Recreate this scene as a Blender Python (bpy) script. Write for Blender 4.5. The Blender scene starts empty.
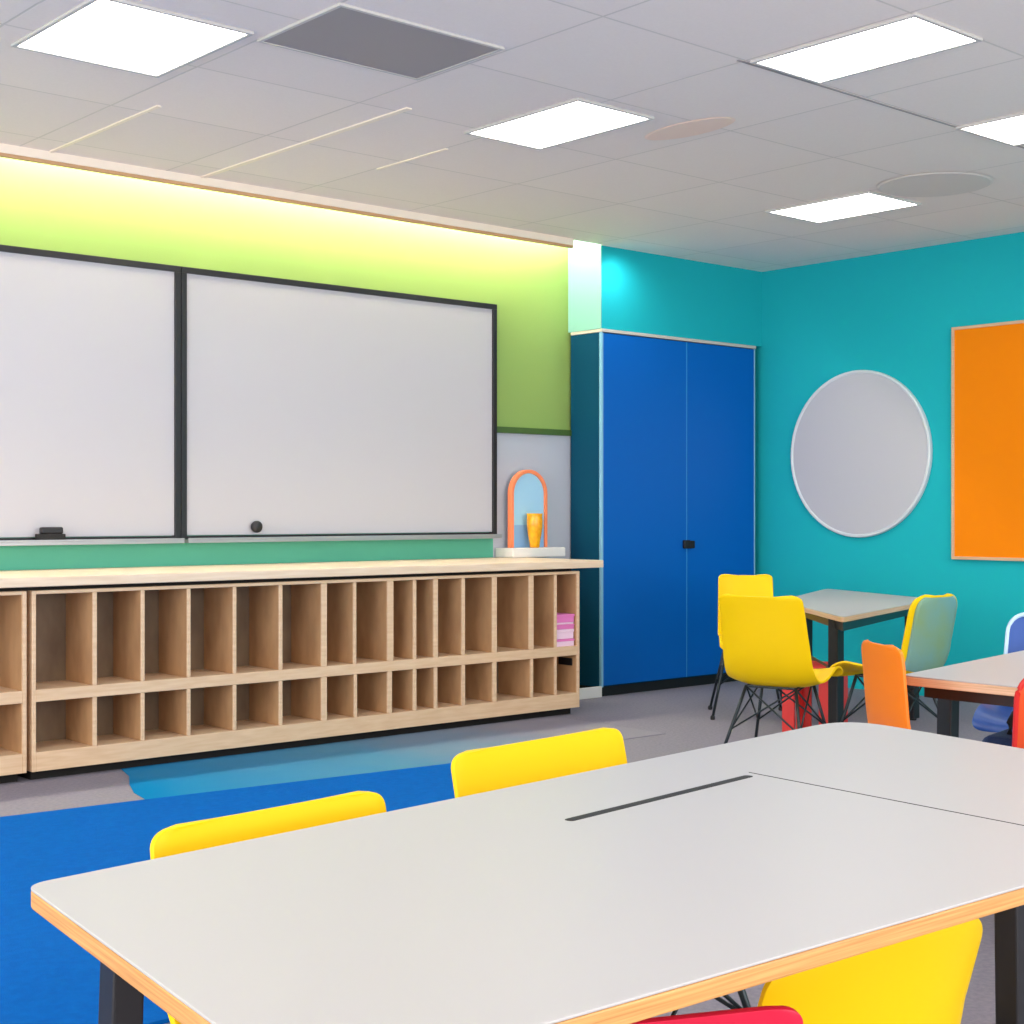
import bpy, bmesh, math, random
from mathutils import Vector, Matrix
random.seed(4)
sc = bpy.context.scene
COL = sc.collection
EYE = 1.25
UX, UZ = 0.7514, 0.6599

def W(x, z, h=0.0):
    """surveyed position (metres right of / ahead of the camera stand) -> room axes"""
    return Vector((UX * x + UZ * z, -UZ * x + UX * z, h))

# ------------------------------------------------------------- materials
def lin(c):
    return tuple(((v / 255) / 12.92 if v / 255 <= .04045 else ((v / 255 + .055) / 1.055) ** 2.4) for v in c) + (1,)

def mat(name, rgb, rough=.5, metal=0, noise=0, nscale=20, bump=0, bscale=200, spec=.5, stretch=None, rgb2=None, coat=0):
    m = bpy.data.materials.new(name); m.use_nodes = True
    nt = m.node_tree; b = nt.nodes['Principled BSDF']
    c = lin(rgb)
    b.inputs['Base Color'].default_value = c
    b.inputs['Roughness'].default_value = rough
    b.inputs['Metallic'].default_value = metal
    b.inputs['Specular IOR Level'].default_value = spec
    b.inputs['Coat Weight'].default_value = coat
    tc = nt.nodes.new('ShaderNodeTexCoord')
    src = tc.outputs['Object']
    if stretch:
        mp = nt.nodes.new('ShaderNodeMapping'); mp.inputs['Scale'].default_value = stretch
        nt.links.new(src, mp.inputs['Vector']); src = mp.outputs['Vector']
    if noise or rgb2:
        n = nt.nodes.new('ShaderNodeTexNoise'); n.inputs['Scale'].default_value = nscale
        n.inputs['Detail'].default_value = 5
        nt.links.new(src, n.inputs['Vector'])
        r = nt.nodes.new('ShaderNodeValToRGB')
        r.color_ramp.elements[0].position = .32; r.color_ramp.elements[1].position = .68
        if rgb2: r.color_ramp.elements[0].color = lin(rgb2)
        else: r.color_ramp.elements[0].color = tuple(v * (1 - noise) for v in c[:3]) + (1,)
        r.color_ramp.elements[1].color = c
        nt.links.new(n.outputs['Fac'], r.inputs['Fac'])
        nt.links.new(r.outputs['Color'], b.inputs['Base Color'])
    if bump:
        n2 = nt.nodes.new('ShaderNodeTexNoise'); n2.inputs['Scale'].default_value = bscale
        n2.inputs['Detail'].default_value = 3
        nt.links.new(src, n2.inputs['Vector'])
        bp = nt.nodes.new('ShaderNodeBump'); bp.inputs['Strength'].default_value = bump
        bp.inputs['Distance'].default_value = .01
        nt.links.new(n2.outputs['Fac'], bp.inputs['Height'])
        nt.links.new(bp.outputs['Normal'], b.inputs['Normal'])
    return m

def emis(name, rgb, s):
    m = bpy.data.materials.new(name); m.use_nodes = True
    b = m.node_tree.nodes['Principled BSDF']
    b.inputs['Base Color'].default_value = lin(rgb)
    b.inputs['Emission Color'].default_value = lin(rgb)
    b.inputs['Emission Strength'].default_value = s
    return m

M = dict(
    lime=mat('lime_paint', (138, 168, 88), .7, bump=.05),
    teal=mat('teal_paint', (24, 178, 188), .75, bump=.05, spec=.2),
    teal_green=mat('teal_green_paint', (84, 178, 150), .6),
    grey_paint=mat('pale_grey_panel', (184, 190, 202), .6),
    rail_green=mat('dark_green_rail', (66, 98, 42), .5),
    white_paint=mat('white_paint', (228, 226, 222), .6),
    carpet=mat('grey_carpet', (152, 147, 158), .95, rgb2=(138, 134, 147), nscale=60, bump=.5, bscale=500, spec=.1),
    blue_rug=mat('blue_carpet', (0, 106, 198), .95, rgb2=(0, 98, 188), nscale=40, bump=.8, bscale=400, spec=.08),
    wood=mat('birch_ply', (232, 200, 164), .5, rgb2=(220, 184, 146), nscale=6, stretch=(1, 1, 9)),
    wood_top=mat('pale_worktop', (238, 216, 190), .4, rgb2=(228, 202, 172), nscale=5, stretch=(1, 14, 14)),
    wood_shaded=mat('shaded_ply', (208, 164, 118), .6, rgb2=(184, 140, 98), nscale=5, stretch=(2, 2, .8)),  # ply browned to paint the shade on the cubby sides
    wood_deep_shade=mat('deep_shaded_ply', (132, 110, 84), .6, rgb2=(112, 90, 68), nscale=5, stretch=(2, 2, .8)),  # ply darkened further to paint the shade at the cubby backs
    edge=mat('plywood_edge', (224, 168, 100), .5, rgb2=(190, 130, 68), nscale=8, stretch=(.6, .6, 40)),
    edge_pale=mat('pale_plywood_edge', (226, 190, 158), .5, rgb2=(204, 164, 126), nscale=8, stretch=(.6, .6, 40)),
    laminate=mat('white_laminate', (186, 184, 184), .38, spec=.35),
    board=mat('whiteboard_face', (194, 193, 200), .3, spec=.4),
    black=mat('black_metal', (28, 28, 32), .4),
    slot=mat('black_rubber', (16, 16, 18), .6),
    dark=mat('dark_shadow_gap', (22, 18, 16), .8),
    alu=mat('aluminium', (176, 178, 184), .35, metal=.7),
    cab_blue=mat('cabinet_blue', (0, 98, 188), .5, spec=.2),
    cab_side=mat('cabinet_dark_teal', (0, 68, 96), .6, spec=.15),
    cab_edge=mat('cabinet_edge_light_blue', (130, 186, 214), .4),
    cab_trim=mat('cabinet_trim_beige', (206, 196, 186), .5),
    yellow=mat('yellow_plastic', (244, 200, 0), .45, spec=.2),
    orange=mat('orange_plastic', (250, 128, 8), .4, spec=.4),
    orange_board=mat('orange_felt', (246, 136, 14), .9, bump=.2, bscale=300, spec=.1),
    red=mat('red_plastic', (214, 44, 40), .4),
    redorange=mat('red_orange_plastic', (232, 84, 36), .4),
    crimson=mat('crimson_plastic', (222, 24, 64), .4),
    navy=mat('navy_plastic', (44, 84, 160), .4),
    darknavy=mat('dark_navy_fabric', (24, 50, 100), .8, bump=.3),
    skyedge=mat('pale_blue_edge', (196, 224, 246), .4),
    greyteal=mat('grey_teal_pad', (112, 160, 160), .6, rgb2=(128, 158, 110), nscale=4),
    steel=mat('steel_wire', (50, 58, 62), .35, metal=.6),
    mirror=mat('pale_blue_panel', (160, 214, 244), .2),  # flat pale blue painted in place of the mirror's reflection
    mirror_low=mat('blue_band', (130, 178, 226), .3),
    arch_orange=mat('orange_frame', (250, 140, 92), .5),
    amber=mat('amber_glass', (250, 186, 20), .25, rgb2=(232, 150, 10), nscale=30),
    pink=mat('pink_card', (236, 130, 196), .5),
    palepink=mat('pale_pink_card', (250, 216, 236), .5),
    greyvent=mat('dark_grey_tile', (164, 157, 155), .8),
    greydisc=mat('grey_disc', (224, 216, 210), .8),
    peach=mat('peach_glow', (246, 222, 206), .8),
    lampframe=mat('lamp_frame', (206, 202, 198), .5),
    cream=mat('cream_trim', (254, 240, 222), .5),
    tan=mat('tan_trim', (206, 160, 118), .5),
    lamp=emis('lamp_diffuser', (255, 253, 250), 7.0),
    strip=emis('cove_strip', (255, 240, 232), 85.0),
)

# carpet strip that changes from bright blue to grey blue along its length
def strip_carpet():
    m = mat('light_blue_carpet', (40, 140, 190), .95, bump=.5, bscale=450, spec=.08)
    nt = m.node_tree; b = nt.nodes['Principled BSDF']
    tc = nt.nodes.new('ShaderNodeTexCoord'); sp = nt.nodes.new('ShaderNodeSeparateXYZ')
    nt.links.new(tc.outputs['Object'], sp.inputs[0])
    nz = nt.nodes.new('ShaderNodeTexNoise'); nz.inputs['Scale'].default_value = 3
    nt.links.new(tc.outputs['Object'], nz.inputs['Vector'])
    ad = nt.nodes.new('ShaderNodeMath'); ad.operation = 'MULTIPLY_ADD'; ad.inputs[1].default_value = .6
    nt.links.new(nz.outputs['Fac'], ad.inputs[0]); nt.links.new(sp.outputs['X'], ad.inputs[2])
    mr = nt.nodes.new('ShaderNodeMapRange'); mr.inputs['From Min'].default_value = 3.4; mr.inputs['From Max'].default_value = 6.1
    nt.links.new(ad.outputs[0], mr.inputs['Value'])
    r = nt.nodes.new('ShaderNodeValToRGB')
    r.color_ramp.elements[0].color = lin((0, 126, 184)); r.color_ramp.elements[1].color = lin((150, 146, 158))
    e = r.color_ramp.elements.new(.5); e.color = lin((84, 140, 172))
    nt.links.new(mr.outputs[0], r.inputs['Fac']); nt.links.new(r.outputs['Color'], b.inputs['Base Color'])
    return m
M['strip_carpet'] = strip_carpet()

def ceiling_mat():
    m = mat('ceiling_tiles', (238, 230, 226), .85, spec=.15)
    nt = m.node_tree; b = nt.nodes['Principled BSDF']
    tc = nt.nodes.new('ShaderNodeTexCoord')
    mp = nt.nodes.new('ShaderNodeMapping'); mp.inputs['Location'].default_value = (-3.03, -3.10, 0)
    nt.links.new(tc.outputs['Object'], mp.inputs['Vector'])
    br = nt.nodes.new('ShaderNodeTexBrick')
    br.offset = 0; br.squash = 1
    br.inputs['Color1'].default_value = lin((250, 240, 233)); br.inputs['Color2'].default_value = lin((245, 235, 229))
    br.inputs['Mortar'].default_value = lin((226, 218, 210))
    br.inputs['Scale'].default_value = 1; br.inputs['Mortar Size'].default_value = .006
    br.inputs['Mortar Smooth'].default_value = .3
    br.inputs['Brick Width'].default_value = .80; br.inputs['Row Height'].default_value = .76
    nt.links.new(mp.outputs['Vector'], br.inputs['Vector'])
    # a speckle on mineral tiles
    n = nt.nodes.new('ShaderNodeTexNoise'); n.inputs['Scale'].default_value = 90
    nt.links.new(tc.outputs['Object'], n.inputs['Vector'])
    mx = nt.nodes.new('ShaderNodeMixRGB'); mx.blend_type = 'MULTIPLY'; mx.inputs[0].default_value = .06
    nt.links.new(br.outputs['Color'], mx.inputs[1]); nt.links.new(n.outputs['Fac'], mx.inputs[2])
    nt.links.new(mx.outputs[0], b.inputs['Base Color'])
    bp = nt.nodes.new('ShaderNodeBump'); bp.inputs['Strength'].default_value = .4; bp.inputs['Distance'].default_value = .004
    bp.invert = True
    nt.links.new(br.outputs['Fac'], bp.inputs['Height']); nt.links.new(bp.outputs['Normal'], b.inputs['Normal'])
    return m
M['ceiling'] = ceiling_mat()

# --------------------------------------------------------------- helpers
def link(name, bm, material, parent=None, bevel=0, smooth=False, seg=2):
    me = bpy.data.meshes.new(name)
    bmesh.ops.recalc_face_normals(bm, faces=bm.faces)
    bm.to_mesh(me); bm.free()
    mats = material if isinstance(material, (list, tuple)) else [material]
    for m_ in mats: me.materials.append(m_)
    if smooth:
        for p in me.polygons: p.use_smooth = True
    o = bpy.data.objects.new(name, me); COL.objects.link(o)
    if parent: o.parent = parent
    if bevel:
        b = o.modifiers.new('bevel', 'BEVEL'); b.width = bevel; b.segments = seg; b.limit_method = 'ANGLE'
        b.angle_limit = math.radians(40)
    return o

def box(bm, a, b, mi=0):
    r = bmesh.ops.create_cube(bm, size=1)
    c = [(a[i] + b[i]) / 2 for i in range(3)]; s = [abs(b[i] - a[i]) for i in range(3)]
    for v in r['verts']:
        v.co = Vector((c[0] + v.co.x * s[0], c[1] + v.co.y * s[1], c[2] + v.co.z * s[2]))
    for f in {f for v in r['verts'] for f in v.link_faces}: f.material_index = mi

def BX(*pairs):
    bm = bmesh.new()
    for a, b in pairs: box(bm, a, b)
    return bm

def tube(bm, pts, r, n=8, r2=None):
    pts = [Vector(p) for p in pts]
    rings = []
    for i, p in enumerate(pts):
        d = (pts[min(i + 1, len(pts) - 1)] - pts[max(i - 1, 0)]).normalized()
        up = Vector((0, 0, 1)) if abs(d.z) < .9 else Vector((1, 0, 0))
        a = d.cross(up).normalized(); b = d.cross(a)
        rr = r if r2 is None else r + (r2 - r) * i / (len(pts) - 1)
        rings.append([bm.verts.new(p + (a * math.cos(2 * math.pi * k / n) + b * math.sin(2 * math.pi * k / n)) * rr) for k in range(n)])
    for A, B in zip(rings, rings[1:]):
        for k in range(n): bm.faces.new((A[k], A[(k + 1) % n], B[(k + 1) % n], B[k]))
    bm.faces.new(rings[0]); bm.faces.new(rings[-1])

def lathe(bm, prof, n=32, mi=0):
    rings = [[bm.verts.new((r * math.cos(2 * math.pi * k / n), r * math.sin(2 * math.pi * k / n), z)) for k in range(n)] for r, z in prof]
    fs = []
    for A, B in zip(rings, rings[1:]):
        for k in range(n): fs.append(bm.faces.new((A[k], A[(k + 1) % n], B[(k + 1) % n], B[k])))
    fs.append(bm.faces.new(rings[0])); fs.append(bm.faces.new(rings[-1]))
    for f in fs: f.material_index = mi

def prism(bm, poly, z0, z1, mi=0):
    lo = [bm.verts.new((p[0], p[1], z0)) for p in poly]; hi = [bm.verts.new((p[0], p[1], z1)) for p in poly]
    n = len(poly); fs = [bm.faces.new(lo), bm.faces.new(hi)]
    for k in range(n): fs.append(bm.faces.new((lo[k], lo[(k + 1) % n], hi[(k + 1) % n], hi[k])))
    for f in fs: f.material_index = mi

def rounded(poly, radii, n=10):
    out = []; N = len(poly)
    for i in range(N):
        p = Vector(poly[i][:2]); a = (Vector(poly[i - 1][:2]) - p); b = (Vector(poly[(i + 1) % N][:2]) - p)
        r = radii[i] if isinstance(radii, (list, tuple)) else radii
        p0 = p + a.normalized() * r; p1 = p + b.normalized() * r
        for k in range(n + 1):
            t = k / n
            out.append(p0 * (1 - t) ** 2 + p * 2 * t * (1 - t) + p1 * t * t)
    return out

def inset_poly(poly, d):
    c = sum((Vector(p[:2]) for p in poly), Vector((0, 0))) / len(poly)
    return [Vector(p[:2]) + (c - Vector(p[:2])).normalized() * d for p in poly]

def tag(o, label, cat, group=None):
    o['label'] = label; o['category'] = cat
    if group: o['group'] = group
    return o

def thing(name, label, cat, loc=(0, 0, 0), rz=0, group=None):
    o = bpy.data.objects.new(name, None); COL.objects.link(o)
    o.location = loc; o.rotation_euler = (0, 0, rz); o.empty_display_size = .1
    return tag(o, label, cat, group)

def struct(name, bm, m, **k):
    o = link(name, bm, m, **k); o['kind'] = 'structure'; return o

# --------------------------------------------------------------- setting
H = 3.05; XB = 8.80; YA = 7.50; YC = 7.16; YF = 7.18; XS = 7.11
struct('floor', BX(((-4, -4, -.1), (XB + .15, YA + .15, 0))), M['carpet'])
struct('ceiling', BX(((-4, -4, H), (XB + .15, YC, H + .08)), ((XS, YC, H), (XB + .15, YF + .1, H + .08))), M['ceiling'])
struct('wall_back', BX(((-4, YA, 0), (XB + .15, YA + .15, H + .45))), M['lime'])
struct('wall_right', BX(((XB, -4, 0), (XB + .15, YA, H + .08))), M['teal'])
# boxed-out soffit above the cupboard
struct('wall_soffit', BX(((XS, YF, 2.49), (XB, YA, H + .4))), M['teal'])
struct('trim_1', BX(((XS - .006, YF, 2.49), (XS, YA, H + .38))), mat('teal_paint_lit', (130, 186, 176), .6))  # soffit side coloured paler to paint in the light from the cove
struct('trim_2', BX(((6.415, YA - .006, .60), (XS + .03, YA, 1.775))), M['grey_paint'])
struct('trim_3', BX(((6.415, YA - .03, 1.775), (XS - .002, YA, 1.815))), M['rail_green'])
struct('trim_4', BX(((-4, YA - .006, .60), (6.415, YA, 1.2))), M['teal_green'])
struct('trim_5', BX(((-4, YC - .035, H - .044), (6.80, YC, H + .02))), M['cream'], bevel=.004)
struct('trim_6', BX(((-4, YC - .030, H - .060), (6.80, YC - .002, H - .044))), M['tan'])
struct('trim_7', BX(((-4, YC, H + .38), (XS - .006, YA, H + .45))), M['white_paint'])    # lid of the light cove
struct('trim_8', BX(((-4, YC - .06, H + .08), (XS - .006, YC, H + .45))), M['white_paint'])
struct('baseboard_back', BX(((6.62, YF - .01, 0), (XS - .004, YF + .01, .075)),), M['white_paint'], bevel=.004)

# light strip of the cove
o = link('cove_light', BX(((-4, YA - .095, H + .15), (XS - .03, YA - .07, H + .18))), M['strip'])
tag(o, 'long hidden light strip washing the top of the lime wall', 'light')

# fitted carpets
def carpet(name, poly, m, label, z1, z0=.001):
    bm = bmesh.new(); prism(bm, poly, z0, z1)
    return tag(link(name, bm, m), label, 'rug')
carpet('rug', [(-3.5, 3.30), (5.02, 3.30), (5.02, 5.72), (4.6, 5.735), (3.05, 5.88), (2.44, 5.93), (-3.5, 5.98)], M['blue_rug'],
       'large bright blue rug under the near table and its yellow chairs', .012)
edgeL = [(3.36, 6.70), (3.30, 6.5), (3.20, 6.3), (3.12, 6.1), (3.08, 5.90)]
carpet('rug', [(6.2, 6.70)] + edgeL + [(4.6, 5.752), (5.2, 5.75), (6.2, 5.75)], M['strip_carpet'],
       'paler teal-blue rug strip between the bright blue rug and the cubby shelves', .004)

# --------------------------------------------------------------- whiteboards
def whiteboard(x0, x1, label):
    z0, z1, y = 1.10, 2.615, YA - .04
    t = thing('whiteboard', label, 'whiteboard', ((x0 + x1) / 2, YA - .006, z0), 0, 'whiteboards on the lime wall')
    cx = (x0 + x1) / 2; yy = YA - .006
    L = lambda a, b: (((a[0] - cx), a[1] - yy, a[2] - z0), ((b[0] - cx), b[1] - yy, b[2] - z0))
    link('writing_surface', BX(L((x0 + .02, y, z0 + .02), (x1 - .02, y + .03, z1 - .02))), M['board'], t)
    w = .034
    link('frame', BX(L((x0, y - .014, z1 - w), (x1, y + .03, z1)), L((x0, y - .014, z0), (x0 + w, y + .03, z1 - w)),
                     L((x1 - w, y - .014, z0), (x1, y + .03, z1 - w)), L((x0 + w, y - .012, z0), (x1 - w, y + .03, z0 + .016))), M['black'], t, bevel=.002)
    link('marker_tray', BX(L((x0 + .01, y - .075, z0 - .022), (x1 - .01, y + .028, z0 - .004)), L((x0 + .01, y - .075, z0 - .004), (x1 - .01, y - .07, z0 + .006))), M['alu'], t, bevel=.002)
    return t
whiteboard(1.75, 4.093, 'left framed whiteboard, running out of the photo at the left')
whiteboard(4.097, 6.41, 'right framed whiteboard with a black round magnet near its lower edge')
# eraser and round magnet
t = thing('whiteboard_eraser', 'small dark block eraser lying on the tray of the left whiteboard', 'eraser', (3.32, YA - .085, 1.0965))
link('felt', BX(((-.075, -.022, 0), (.075, .022, .04))), M['slot'], t, bevel=.004)
link('grip', BX(((-.055, -.018, .04), (.065, .018, .075))), M['black'], t, bevel=.008)
bm = bmesh.new(); lathe(bm, [(.012, 0), (.030, .004), (.034, .014), (.034, .03), (.028, .038), (.008, .042)])
o = link('board_magnet', bm, M['black'], smooth=True); o.location = (4.575, YA - .0405, 1.165); o.rotation_euler = (math.pi / 2, 0, 0)
tag(o, 'round black magnet at the lower left of the right whiteboard', 'magnet')

# --------------------------------------------------------------- arched mirror, ledge, vase
def arch_pts(w, h, n=24):
    r = w / 2
    return [(-r, 0), (r, 0)] + [(r * math.cos(math.pi * k / n), h - r + r * math.sin(math.pi * k / n)) for k in range(n + 1)]
def arch_ring(bm, w, h, t, y0, y1):
    o_ = arch_pts(w, h); i_ = [(x * (w / 2 - t) / (w / 2), (z if z <= 0 else (z if z < h - w / 2 else h - w / 2 + (z - (h - w / 2)) * (w / 2 - t) / (w / 2)))) for x, z in o_]
    n = len(o_)
    V = [[bm.verts.new((p[0], y, p[1])) for p in P] for P in (o_, i_) for y in (y0, y1)]
    o0, o1, i0, i1 = V
    for k in range(1, n):
        l = (k + 1) % n
        for q in ((o0[k], o0[l], o1[l], o1[k]), (i0[k], i0[l], i1[l], i1[k]), (o0[k], o0[l], i0[l], i0[k]), (o1[k], o1[l], i1[l], i1[k])):
            bm.faces.new(q)
    bm.faces.new((o0[0], o1[0], i1[0], i0[0])) if False else None
o = link('display_ledge', BX(((-.235, -.105, 0), (.235, .075, .062))), M['white_paint'], bevel=.006)
o.location = (6.66, 7.41, .951); tag(o, 'low white plinth block under the arched mirror', 'plinth')
t = thing('arched_mirror', 'small arched mirror in an orange frame at the right end of the worktop', 'mirror', (6.665, 7.43, 1.013))
bm = bmesh.new(); arch_ring(bm, .325, .52, .024, -.02, .02); link('frame', bm, M['arch_orange'], t, bevel=.003)
bm = bmesh.new(); P = arch_pts(.28, .497)
a = [bm.verts.new((p[0], -.006, p[1])) for p in P]; b = [bm.verts.new((p[0], .014, p[1])) for p in P]
bm.faces.new(a); bm.faces.new(b)
for k in range(len(P)): bm.faces.new((a[k], a[(k + 1) % len(P)], b[(k + 1) % len(P)], b[k]))
link('glass', bm, M['mirror'], t)
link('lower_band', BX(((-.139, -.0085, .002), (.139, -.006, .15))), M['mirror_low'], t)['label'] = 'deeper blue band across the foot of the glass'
bm = bmesh.new()
lathe(bm, [(.034, 0), (.046, .005), (.050, .04), (.064, .09), (.072, .14), (.074, .18), (.070, .205), (.074, .228), (.068, .228), (.062, .17), (.04, .03)], 28)
o = link('vase', bm, M['amber'], smooth=True); o.location = (6.655, 7.345, 1.0125) 
o.scale = (.72, .72, 1)
tag(o, 'small amber yellow vase in front of the arched mirror', 'vase')
o.location = (6.655, 7.350, 1.0125)

# --------------------------------------------------------------- cubby shelves
YX = 6.66; YBK = YX + .30; YE = YA - .02
def cubby(x0, x1, ups, lows, label):
    t = thing('cubby_shelf', label, 'shelf', ((x0 + x1) / 2, YX, 0), 0, 'pale wood cubby shelves under the worktop')
    cx = (x0 + x1) / 2
    def part(n, m, *pr, bevel=.0025):
        return link(n, BX(*[((a[0] - cx, a[1] - YX, a[2]), (b[0] - cx, b[1] - YX, b[2])) for a, b in pr]), m, t, bevel=bevel)
    s = .02
    part('side_panel', M['wood'], ((x0, YX, .045), (x0 + s, YE, .885)))
    part('side_panel', M['wood'], ((x1 - s, YX, .045), (x1, YE, .885)))
    part('top_panel', M['wood'], ((x0 + s, YX, .868), (x1 - s, YE, .885)))
    part('base_board', M['wood'], ((x0 + s, YX, .045), (x1 - s, YE, .135)))
    part('shelf', M['wood'], ((x0 + s, YX, .368), (x1 - s, YBK, .425)))
    part('back_panel', M['wood_deep_shade'], ((x0 + s, YBK, .135), (x1 - s, YBK + .012, .868)), bevel=0)
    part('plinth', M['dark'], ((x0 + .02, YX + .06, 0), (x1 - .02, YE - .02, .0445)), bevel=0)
    for a, b in ((.4255, .8675), (.1355, .3675)):  # thin darker sheets that paint shade on the inner side faces
        part('shade_lining', M['wood_shaded'], ((x0 + s, YX + .012, a), (x0 + s + .002, YBK, b)), bevel=0)
        part('shade_lining', M['wood_shaded'], ((x1 - s - .002, YX + .012, a), (x1 - s, YBK, b)), bevel=0)
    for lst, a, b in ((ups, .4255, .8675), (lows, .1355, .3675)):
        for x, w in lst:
            d = part('divider', M['wood_shaded'], ((x - w / 2, YX + .012, a), (x + w / 2, YBK, b)))
            e = part('front_edge', M['wood'], ((x - w / 2 - .001, YX + .001, a), (x + w / 2 + .001, YX + .012, b))); e.parent = d  # front edge stays plain wood; divider sides carry the painted shade
    return t
UPS = [(3.205, .020), (3.455, .018), (3.706, .018), (3.968, .018), (4.243, .02), (4.515, .034), (4.715, .018), (4.955, .040),
       (5.125, .02), (5.275, .03), (5.478, .022), (5.715, .034), (6.005, .036), (6.205, .018)]
LOWS = [(3.205, .020), (3.455, .018), (3.706, .018), (3.968, .018), (4.243, .02), (4.515, .034), (4.72, .018), (4.95, .03),
        (5.125, .022), (5.275, .022), (5.478, .024), (5.715, .03), (6.01, .02), (6.205, .016)]
cubby(2.893, 6.405, UPS, LOWS, 'long pale wood cubby shelf with two rows of compartments, under the right whiteboard')
cubby(.70, 2.868, [(1.2, .02), (1.6, .02), (2.0, .02), (2.45, .02)], [(1.2, .02), (1.6, .02), (2.0, .02), (2.45, .02)],
      'cubby shelf unit cut off by the left edge of the photo')
o = link('worktop', BX(((-.3 + .9, YX - .035, .904), (6.58, YA - .008, .95))), M['wood_top'], bevel=.005)
tag(o, 'long pale wood worktop running over both cubby shelves', 'worktop')
bm = BX(((.70, YX + .05, .885), (6.38, YE - .02, .904)))  # near-black filler painting the shadow in the gap under the worktop
o = link('worktop_shadow_gap', bm, M['dark']); tag(o, 'dark strip standing in for the shadow gap between the worktop and the cubby shelves', 'shadow gap')
# pink boxes in the last upper compartment
zb = .4255
for i, (hh, mt, lb, dx) in enumerate(((.045, 'palepink', 'pale pink box at the bottom of the stack in the last cubby', 0), (.06, 'palepink', 'whitish pink box in the middle of the stack in the last cubby', .004),
                                  (.03, 'pink', 'thin bright pink box on the pale boxes in the last cubby', 0), (.012, 'palepink', 'very thin white box between two bright pink boxes in the last cubby', .003), (.05, 'pink', 'bright pink box on top of the stack in the last cubby', 0))):
    t = thing('craft_box', lb, 'box', (6.296, YX + .09 + dx, zb), 0, 'pink boxes in the last cubby')
    link('tray', BX(((-.075, -.075, 0), (.075, .1, hh * .68))), M[mt], t, bevel=.002)
    link('lid', BX(((-.078, -.078, hh * .68), (.078, .103, hh - .001))), M['pink' if i in (0, 2, 4) else 'palepink'], t, bevel=.002)
    zb += hh
o = link('label_holder', BX(((-.008, -.05, 0), (0, .07, .045))), M['slot'], bevel=.002); o.location = (6.3825, YX + .09, .30)
tag(o, 'small dark plate on the side wall of the last lower cubby', 'plate')

# --------------------------------------------------------------- cupboard
t = thing('cupboard', 'tall blue two-door cupboard between the cubby shelves and the teal wall', 'cupboard', (XS, YF, 0))
x1 = 8.72 - XS
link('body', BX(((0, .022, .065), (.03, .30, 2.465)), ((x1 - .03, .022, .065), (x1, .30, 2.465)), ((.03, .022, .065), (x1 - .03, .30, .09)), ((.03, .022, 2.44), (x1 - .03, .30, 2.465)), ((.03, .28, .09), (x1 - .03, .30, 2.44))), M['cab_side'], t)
link('edge_strip', BX(((-.002, -.002, .065), (.016, .021, 2.466))), M['cab_edge'], t, bevel=.002)
link('top_trim', BX(((-.004, -.006, 2.467), (x1 + .006, .30, 2.489))), M['cab_trim'], t, bevel=.003)
link('plinth', BX(((.02, .03, 0), (x1 - .02, .29, .0645))), M['slot'], t)
link('side_strip', BX(((x1 - .012, -.002, .065), (x1, .021, 2.466))), M['cab_edge'], t, bevel=.002)
mid = 7.967 - XS
for a, b in ((.018, mid - .004), (mid + .004, x1 - .014)):
    d = link('door', BX(((a, 0, .075), (b, .02, 2.462))), M['cab_blue'], t, bevel=.002)
    if a < .1:
        e = link('door_edge', BX(((b - .006, -.0015, .075), (b + .004, 0.0, 2.462))), mat('door_seam_blue', (40, 134, 204), .5), d)
        k = link('latch', BX(((mid - .05, -.026, .99), (mid + .012, 0, 1.05))), M['slot'], d, bevel=.006)
    else:
        k = link('latch', BX(((mid + .014, -.024, .99), (mid + .06, 0, 1.045))), M['slot'], d, bevel=.006)

# --------------------------------------------------------------- right wall
t = thing('round_board', 'round white board hanging on the teal wall', 'board', (XB, 6.30, 1.66))
def disc(prof, name, m, parent, rough=False):
    bm = bmesh.new(); lathe(bm, prof, 72)
    for v in bm.verts: v.co = Vector((-v.co.z, v.co.x, v.co.y))
    return link(name, bm, m, parent, bevel=.002)
disc([(.565, .002), (.565, .028)], 'panel', M['board'], t)
disc([(.5655, .001), (.590, .001), (.590, .028), (.584, .034), (.574, .034), (.5655, .027)], 'frame', mat('pale_rim', (214, 220, 224), .3), t)
t = thing('pin_board', 'orange pin board in a thin pale wood frame on the teal wall', 'board', (XB, 4.90, .935))
hy = .65
link('felt_panel', BX(((-.022, -hy + .02, .02), (-.001, hy - .02, 1.525))), M['orange_board'], t)
link('frame', BX(((-.03, -hy, 0), (-.001, -hy + .02, 1.545)), ((-.03, hy - .02, 0), (-.001, hy, 1.545)), ((-.03, -hy + .02, 0), (-.001, hy - .02, .02)), ((-.03, -hy + .02, 1.525), (-.001, hy - .02, 1.545))), M['edge_pale'], t, bevel=.002)

# --------------------------------------------------------------- ceiling fittings
def ceiling_light(x0, y0, x1, y1, label):
    t = thing('ceiling_light', label, 'ceiling light', ((x0 + x1) / 2, (y0 + y1) / 2, H), 0, 'square ceiling lights')
    hx, hy = (x1 - x0) / 2, (y1 - y0) / 2
    w = .018
    link('frame', BX(((-hx - w, -hy - w, -.012), (hx + w, -hy, 0)), ((-hx - w, hy, -.012), (hx + w, hy + w, 0)), ((-hx - w, -hy, -.012), (-hx, hy, 0)), ((hx, -hy, -.012), (hx + w, hy, 0))), M['lampframe'], t, bevel=.002)
    link('diffuser', BX(((-hx, -hy, -.008), (hx, hy, -.001))), M['lamp'], t)
ceiling_light(2.36, 4.86, 2.95, 5.57, 'bright ceiling light at the far left, beside the dark ceiling tile')
ceiling_light(4.51, 4.70, 4.96, 5.44, 'ceiling light in the middle of the ceiling, right of the dark tile')
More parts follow.
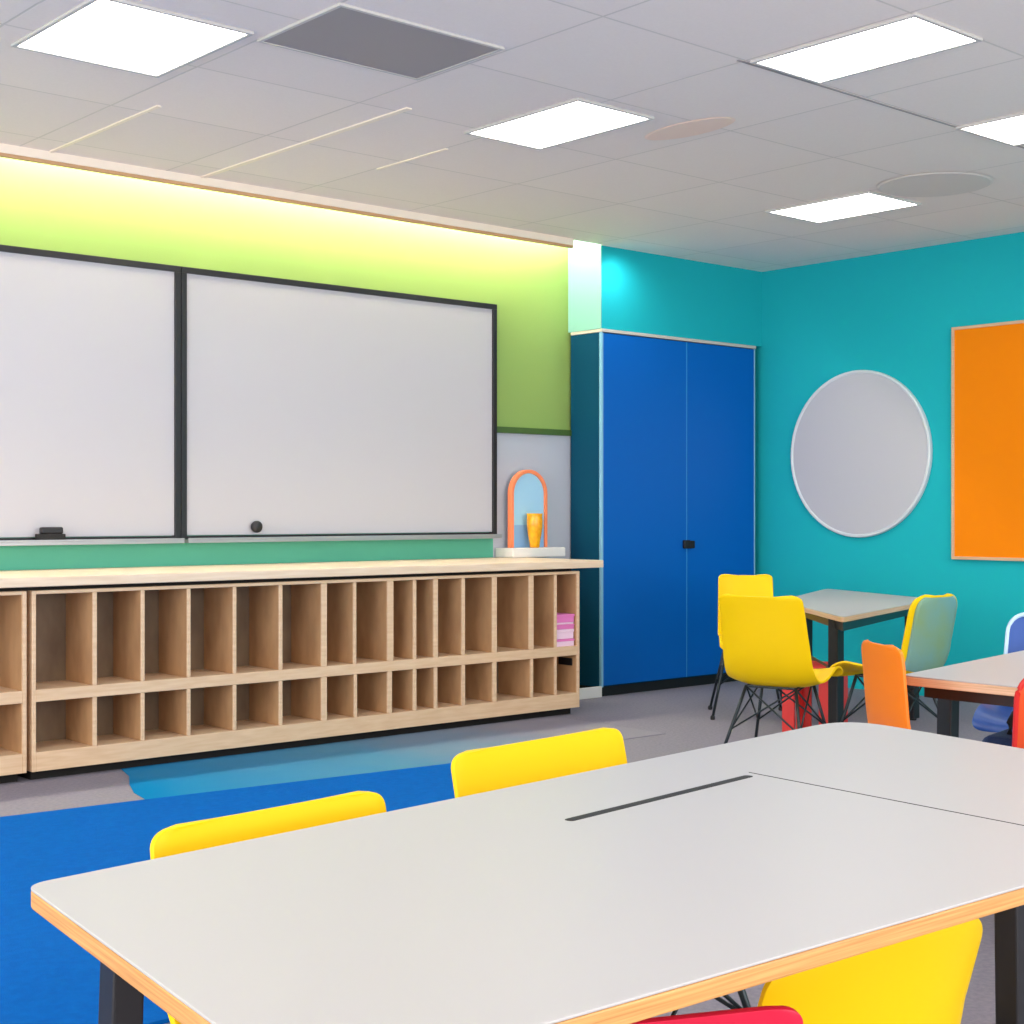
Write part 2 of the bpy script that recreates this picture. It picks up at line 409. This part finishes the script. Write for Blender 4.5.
ceiling_light(4.66, 3.10, 5.07, 3.83, 'large nearest ceiling light at the upper right')
ceiling_light(7.04, 4.98, 7.52, 5.69, 'farthest ceiling light, beside the grey round disc near the teal wall')
ceiling_light(6.18, 3.12, 6.65, 3.86, 'ceiling light cut off by the right edge of the photo')
t = thing('ceiling_vent', 'dark grey flat ceiling tile between two bright ceiling lights', 'vent', (3.41, 4.64, H))
link('panel', BX(((-.37, -.26, -.008), (.37, .26, -.001))), M['greyvent'], t)
link('rim', BX(((-.385, -.275, -.01), (.385, -.26, 0)), ((-.385, .26, -.01), (.385, .275, 0)), ((-.385, -.26, -.01), (-.37, .26, 0)), ((.37, -.26, -.01), (.385, .26, 0))), M['lampframe'], t)
bm = bmesh.new(); lathe(bm, [(.30, -.001), (.31, -.004), (.295, -.010), (.1, -.012)], 48)
o = link('ceiling_disc', bm, M['greydisc'], smooth=False); o.location = (7.15, 4.63, H)
tag(o, 'flat round grey disc on the ceiling beside the farthest light', 'ceiling disc')
bm = bmesh.new(); lathe(bm, [(.20, -.001), (.205, -.003), (.19, -.006), (.05, -.007)], 40)  # flat peach oval paints a warm glow onto the ceiling
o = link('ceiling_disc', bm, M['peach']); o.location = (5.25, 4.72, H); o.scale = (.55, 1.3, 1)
tag(o, 'peach oval standing in for a faint warm glow on the ceiling right of the middle light', 'ceiling disc')
# two long seams between the ceiling runs
for k, (a, b) in enumerate((((4.03, 5.3, H - .006), (4.06, YC - .04, H)), ((3.18, 6.0, H - .006), (3.20, YC - .04, H)), ((4.63, 5.77, H - .006), (4.645, 6.35, H)))):
    struct('trim_%d' % (9 + k), BX((a, b)), M['cream'])
struct('trim_12', BX(((4.60, 3.868, H - .003), (8.2, 3.882, H))), M['greyvent'])

# --------------------------------------------------------------- chairs
PROF = [(.235, .415), (.222, .440), (.17, .452), (.08, .446), (0, .438), (-.08, .434), (-.145, .442), (-.19, .470),
        (-.215, .52), (-.232, .60), (-.247, .69), (-.262, .78), (-.272, .84)]
PROF_UP = PROF[:7] + [(-.195, .475), (-.228, .53), (-.243, .60), (-.249, .69), (-.254, .78), (-.258, .84)]
PROF_T = [(.235, .43), (.222, .452), (.18, .455), (.12, .430), (.05, .402), (-.03, .392), (-.105, .408), (-.16, .452),
        (-.198, .52), (-.222, .60), (-.240, .69), (-.258, .78), (-.272, .84)]
def cat(pts, t):
    n = len(pts) - 1; x = min(max(t, 0), .99999) * n; i = int(x); f = x - i
    g = lambda k: Vector(pts[min(max(k, 0), n)])
    p0, p1, p2, p3 = g(i - 1), g(i), g(i + 1), g(i + 2)
    return .5 * ((2 * p1) + (p2 - p0) * f + (2 * p0 - 5 * p1 + 4 * p2 - p3) * f * f + (3 * p1 - p0 - 3 * p2 + p3) * f ** 3)
def shell_bm(hw=.235, curl=.05, sz=1.0, back_curl=.05, taper=.93, prof=PROF, s0=0.0, s1=1.0, off=0, rnd=.10, wmul=1):
    bm = bmesh.new(); NS, NT = 72, 16; G = []
    for i in range(NS + 1):
        s = s0 + (s1 - s0) * (.5 * i / NS + .5 * (.5 - .5 * math.cos(math.pi * i / NS)))
        p = cat(prof, s); q = cat(prof, min(s + .01, 1)) - cat(prof, max(s - .01, 0)); q.normalize()
        nrm = Vector((q.y, -q.x))       # towards the sitter (up on the seat, forward on the back)
        cut = 0
        for d_, rc in ((s * .95, .07), ((1 - s) * .95, rnd)):
            if d_ < rc: cut += rc - math.sqrt(max(rc * rc - (rc - d_) ** 2, 0))
        k = s ** 1.2
        w = hw * (1 - (1 - taper) * k) * wmul - cut
        blend = min(max((s - .45) / .25, 0), 1)
        c = curl * (1 - blend) + back_curl * blend
        fade = min(s / .2, 1) * (.5 + .5 * min((1 - s) / .25, 1))
        row = []
        for j in range(NT + 1):
            t = -1 + 2 * j / NT
            lift = c * fade * abs(t) ** 2.6 + off
            row.append(bm.verts.new((w * t, p.x + nrm.x * lift, (p.y + nrm.y * lift) * sz)))
        G.append(row)
    for i in range(NS):
        for j in range(NT):
            bm.faces.new((G[i][j], G[i][j + 1], G[i + 1][j + 1], G[i + 1][j]))
    return bm

def shell_chair(label, material, pos, face, hw=.235, top=.84, group=None, yscale=1.0, edge=None, pad=None, rnd=.10, taper=.93, back_curl=.05, curl=.05, braces=True, prof=None):
    """pos = room position of the middle of the backrest top; face = unit direction the sitter faces"""
    sz = top / .84
    f = Vector((face[0], face[1], 0)).normalized()
    rz = math.atan2(f.y, f.x) - math.pi / 2
    loc = Vector((pos[0], pos[1], 0)) + f * .272 * yscale
    t = thing('shell_chair', label, 'chair', loc, rz, group)
    prof = [(y * yscale, z) for y, z in (prof or PROF)]
    o = link('seat_shell', shell_bm(hw, curl, sz, back_curl, taper, prof, rnd=rnd), material, t, smooth=True)
    m_ = o.modifiers.new('solid', 'SOLIDIFY'); m_.thickness = .011; m_.offset = 0
    m_ = o.modifiers.new('bevel', 'BEVEL'); m_.width = .004; m_.segments = 2
    if edge:
        # thin piping around the rim of the backrest
        bm = bmesh.new(); pts = []
        ref = shell_bm(hw, curl, sz, back_curl, taper, prof, rnd=rnd); ref.verts.ensure_lookup_table()
        NT = 17; rows = list(range(36, 73))
        pts = [ref.verts[r * NT].co.copy() for r in rows] + [ref.verts[72 * NT + j].co.copy() for j in range(1, NT - 1)] + [ref.verts[r * NT + NT - 1].co.copy() for r in reversed(rows)]
        tube(bm, pts, .009, 8); ref.free()
        link('rim', bm, edge, t, smooth=True)
    if pad:
        p = link('back_pad', shell_bm(hw * .86, curl, sz, back_curl, taper, prof, s0=.60, s1=.985, off=-.016), pad, t, smooth=True)
        m_ = p.modifiers.new('solid', 'SOLIDIFY'); m_.thickness = .012; m_.offset = 0
        p['label'] = 'grey-green outer panel on the back'
    zs = .425 * sz
    def under(y):
        c_ = sorted(prof, key=lambda q: abs(q[0] - y) + (0 if q[1] < .5 else 9))[:2]
        return min(c_[0][1], c_[1][1]) * sz - .012
    feet = [(-.22, .21), (.22, .21), (-.22, -.25), (.22, -.25)]
    tops = [(-.13, .12), (.13, .12), (-.13, -.10), (.13, -.10)]
    r = .0085
    for (a, b), (c, d) in zip(feet, tops):
        bm = bmesh.new(); tube(bm, [(c, d * yscale, under(d * yscale)), (a, b * yscale, .012)], r, 8)
        l = link('leg', bm, M['steel'], t, smooth=True)
        bm = bmesh.new(); lathe(bm, [(.012, 0), (.014, .004), (.014, .018), (.009, .026)], 12)
        for v in bm.verts: v.co += Vector((a, b * yscale, 0))
        link('foot', bm, M['slot'], l, smooth=True)
    bm = bmesh.new()
    uf, ub = under(.12 * yscale) - .004, under(-.10 * yscale) - .004
    tube(bm, [(-.13, .12 * yscale, uf), (.13, .12 * yscale, uf), (.13, -.10 * yscale, ub), (-.13, -.10 * yscale, ub), (-.13, .12 * yscale, uf)], .006, 8)
    link('seat_frame', bm, M['steel'], t)
    if braces:
        for (a, b), (c, d) in (((0, 0), (1, 1)), ((1, 1), (0, 0)), ((2, 2), (3, 3)), ((3, 3), (2, 2)), ((0, 0), (2, 2)), ((2, 2), (0, 0)), ((1, 1), (3, 3)), ((3, 3), (1, 1))):
            A = Vector((tops[a][0], tops[a][1] * yscale, under(tops[a][1] * yscale) - .006))
            f_ = Vector((feet[c][0], feet[c][1] * yscale, .012)); t_ = Vector((tops[c][0], tops[c][1] * yscale, under(tops[c][1] * yscale)))
            B = t_.lerp(f_, .55)
            bm = bmesh.new(); tube(bm, [A, B], .0048, 6); link('brace', bm, M['steel'], t, smooth=True)
    return t

def cf(x, z):   # survey direction -> room direction
    v = W(x, z); return (v.x, v.y)

# near table chairs
NG = 'chairs at the near table'
shell_chair('yellow chair behind the near table, the left one of the two', M['yellow'], W(-.418, 2.60), cf(.738, -.675), hw=.258, top=.735, group=NG, yscale=.8, taper=.98, back_curl=.012, rnd=.055)
shell_chair('yellow chair behind the near table, the one nearer the black slot', M['yellow'], W(.058, 3.32), cf(.738, -.675), hw=.288, top=.745, group=NG, taper=.98, back_curl=.012, rnd=.055)
shell_chair('low yellow chair tucked under the front edge of the near table', M['yellow'], W(.605, 2.33), (.1, 1), hw=.27, top=.585, group=NG, yscale=.8)
shell_chair('low crimson chair tucked under the front edge of the near table', M['crimson'], W(.235, 1.90), cf(-.3, 1), hw=.16, top=.61, group=NG, yscale=.8, back_curl=.0, curl=.02, rnd=.05)
# far table chairs
FG = 'chairs around the far table'
shell_chair('yellow shell chair in front of the blue cupboard, seen whole with its wire legs', M['yellow'], W(1.175, 7.15), cf(.55, .83), hw=.25, top=.845, group=FG, taper=.86, yscale=.92, rnd=.05, back_curl=.05, curl=.035, prof=PROF_T)
shell_chair('yellow chair behind the whole yellow shell chair, only its top showing', M['yellow'], W(1.475, 9.45), cf(-.1, -1), hw=.18, top=.85, group=FG, rnd=.04)
shell_chair('yellow and grey-green shell chair at the right corner of the far table', M['yellow'], W(2.07, 7.25), cf(-.62, .78), hw=.20, top=.845, group=FG, pad=M['greyteal'], back_curl=.03)
# right table chairs
RG = 'chairs around the right table'
shell_chair('orange chair at the left end of the right table', M['orange'], W(1.155, 4.76), cf(1, .16), hw=.165, top=.83, group=RG, taper=.96, yscale=.85, prof=PROF_UP, back_curl=.02, rnd=.06)
shell_chair('blue chair with a pale rim behind the right table', M['navy'], W(2.25, 6.05), cf(-.55, -.85), hw=.24, top=.83, group=RG, edge=M['skyedge'])
shell_chair('red-orange chair cut off by the right edge of the photo', M['redorange'], W(1.515, 3.78), cf(.25, 1), hw=.235, top=.835, group=RG, edge=M['red'])

# low red stool under the far table
t = thing('stool', 'low red plastic stool under the far table', 'stool', W(1.68, 8.28), .3)
bm = bmesh.new(); prism(bm, rounded([(-.15, -.15), (.15, -.15), (.15, .15), (-.15, .15)], .03, 4), .375, .41); link('seat', bm, M['red'], t, bevel=.006)
for sx in (-1, 1):
    for sy in (-1, 1):
        bm = bmesh.new(); v = [(sx * .14, sy * .14), (sx * .14 - sx * .07, sy * .14), (sx * .14 - sx * .07, sy * .14 - sy * .02), (sx * .14 - sx * .02, sy * .14 - sy * .02), (sx * .14 - sx * .02, sy * .14 - sy * .07), (sx * .14, sy * .14 - sy * .07)]
        prism(bm, v, 0, .375); link('leg', bm, M['red'], t, bevel=.003)
# navy bag under the right table
t = thing('backpack', 'dark navy bag standing on the floor under the right table', 'bag', W(1.80, 5.35), .2)
bm = bmesh.new(); prism(bm, rounded([(-.17, -.10), (.17, -.10), (.17, .10), (-.17, .10)], .06, 6), 0, .46)
for v in bm.verts:
    if v.co.z > .4: v.co.x *= .9; v.co.y *= .8
link('body', bm, M['darknavy'], t, bevel=.04, seg=4)
bm = bmesh.new(); prism(bm, rounded([(-.12, -.135), (.12, -.135), (.12, -.10), (-.12, -.10)], .015, 4), .05, .28); link('pocket', bm, M['darknavy'], t, bevel=.012)
bm = bmesh.new(); tube(bm, [(-.05, 0, .455), (-.045, 0, .50), (0, 0, .525), (.045, 0, .50), (.05, 0, .455)], .014, 8); link('handle', bm, M['slot'], t, smooth=True)

# --------------------------------------------------------------- tables
def table(label, corners, radii, z, th, legs, edge, apron_in=.06, leg_w=.045, apron=None, group='classroom tables', rails=(), slot=None, seam=None):
    P = [W(x, zz) for x, zz in corners]
    c = sum(P, Vector()) / len(P)
    t = thing('classroom_table', label, 'table', (c.x, c.y, 0), 0, group)
    poly = [(p.x - c.x, p.y - c.y) for p in P]
    R = rounded(poly, radii)
    bm = bmesh.new(); prism(bm, R, z - .004, z); link('laminate', bm, M['laminate'], t, bevel=.0015)
    bm = bmesh.new(); prism(bm, R, z - th, z - .004); link('tabletop', bm, edge, t, bevel=.003)
    if apron:
        I = inset_poly(poly, apron_in * 1.6); I2 = inset_poly(poly, apron_in * 1.6 + .035)
        for k in range(len(I)):
            l = (k + 1) % len(I); bm = bmesh.new()
            prism(bm, [I[k], I[l], I2[l], I2[k]], z - th - apron, z - th - .0005)
            link('apron', bm, M['black'], t)
    for (x, zz) in legs:
        p = W(x, zz); d = Vector((p.x - c.x, p.y - c.y)); fd = d * 1.02
        bm = bmesh.new(); h = leg_w / 2
        rings = []
        for q, zz_ in ((fd, 0.012), (d, z - th - .001)):
            rings.append([bm.verts.new((q.x + a * h, q.y + b * h, zz_)) for a, b in ((-1, -1), (1, -1), (1, 1), (-1, 1))])
        for k in range(4): bm.faces.new((rings[0][k], rings[0][(k + 1) % 4], rings[1][(k + 1) % 4], rings[1][k]))
        bm.faces.new(rings[0]); bm.faces.new(rings[1])
        l = link('leg', bm, M['black'], t, bevel=.004)
        bm = bmesh.new(); lathe(bm, [(.022, 0), (.024, .004), (.024, .0118), (.02, .012)], 16)
        for v in bm.verts: v.co += Vector((fd.x, fd.y, 0))
        link('foot', bm, M['slot'], l)
    for (a, b, hh) in rails:
        A = W(*a) - c; B = W(*b) - c; bm = bmesh.new()
        tube(bm, [(A.x, A.y, hh), (B.x, B.y, hh)], .02, 4); link('stretcher', bm, M['black'], t)
    def line(a, b, w, name, lab):
        A = W(*a) - c; B = W(*b) - c; d = (B - A).normalized(); n = Vector((-d.y, d.x, 0)) * w / 2
        bm = bmesh.new(); prism(bm, rounded([A + n, A - n, B - n, B + n], w * .45, 3), z - .002, z + .0008)
        link(name, bm, M['slot'], t)['label'] = lab
    if slot: line(*slot, .020, 'cable_slot', 'black slot in the tabletop')
    if seam: line(*seam, .0022, 'seam', 'thin dark joint across the tabletop')
    return t

ZT = .72
table('large white-topped table nearest the camera, with a black slot',
      [(-.692, 2.125), (.86, 3.83), (1.496, 2.757), (.725, 2.12), (-.187, 1.367)], [.035, .16, .10, .25, .05], ZT, .029,
      [(-.515, 1.98), (-.10, 1.62), (.84, 3.40), (1.34, 2.80), (.875, 2.62), (.18, 2.75)], M['edge'], slot=((.095, 2.565), (.478, 3.0)), seam=((.482, 3.04), (.868, 2.52)))
table('diamond-shaped pale table by the blue cupboard, on black legs',
      [(1.67, 7.55), (2.58, 9.1), (2.18, 10.35), (1.60, 8.95)], [.08, .08, .12, .08], ZT, .03,
      [(1.705, 7.86), (2.40, 8.98), (2.15, 9.95), (1.74, 8.85)], M['edge_pale'], apron=.05, leg_w=.06, rails=(((1.705, 7.86), (1.74, 8.85), .40),))
table('pale table at the right edge behind the near table, on dark legs',
      [(1.265, 4.86), (2.55, 6.46), (3.10, 5.6), (1.80, 4.22)], [.05, .05, .05, .05], ZT, .032,
      [(1.50, 5.13), (2.42, 6.18), (2.90, 5.62), (1.80, 4.45)], M['edge_pale'], apron=.045, leg_w=.055)

# --------------------------------------------------------------- camera and light
cam = bpy.data.cameras.new('camera'); co = bpy.data.objects.new('camera', cam); COL.objects.link(co)
cam.sensor_width = 36; cam.lens = 1494 / 1024 * 36; cam.clip_start = .05
co.location = (0, 0, EYE)
co.rotation_euler = (math.pi / 2, 0, -math.atan2(UZ, UX)); sc.camera = co

w = bpy.data.worlds.new('world'); sc.world = w; w.use_nodes = True
bg = w.node_tree.nodes['Background']; bg.inputs[0].default_value = (1, .985, .97, 1); bg.inputs[1].default_value = .7

def area(name, loc, rot, sx, sy, e, col=(1, 1, 1)):
    l = bpy.data.lights.new(name, 'AREA'); l.shape = 'RECTANGLE'; l.size = sx; l.size_y = sy; l.energy = e; l.color = col
    o = bpy.data.objects.new(name, l); COL.objects.link(o); o.location = loc; o.rotation_euler = rot; return o
# unseen fill lights added behind and left of the camera to brighten the ceiling
area('unseen_fill', (3.0, -3.2, 1.6), (math.radians(104), 0, 0), 8, 2.4, 270, (1, .99, .98))
area('unseen_fill', (-3.6, 2.6, 1.6), (math.radians(104), 0, math.radians(-90)), 7, 2.4, 260, (1, .99, .98))
# recessed downlight over the corner of the cupboard
sl = bpy.data.lights.new('downlight', 'SPOT'); sl.energy = 17; sl.spot_size = math.radians(150); sl.spot_blend = 1; sl.shadow_soft_size = .06
so = bpy.data.objects.new('downlight', sl); COL.objects.link(so); so.location = (7.17, 6.96, H - .01); so.rotation_euler = (math.radians(12), math.radians(-8), 0)
# ceiling lights of the part of the room behind and beside the camera
area('room_lamp', (2.4, 1.2, H - .02), (0, 0, 0), .6, .6, 9)
area('room_lamp', (5.0, 1.2, H - .02), (0, 0, 0), .6, .6, 25)
area('room_lamp', (7.2, 1.6, H - .02), (0, 0, 0), .6, .6, 25)
area('room_lamp', (.2, 3.6, H - .02), (0, 0, 0), .6, .6, 25)

vs = sc.view_settings
vs.view_transform = 'Standard'; vs.look = 'None'; vs.gamma = 1; vs.exposure = .24; vs.use_curve_mapping = False
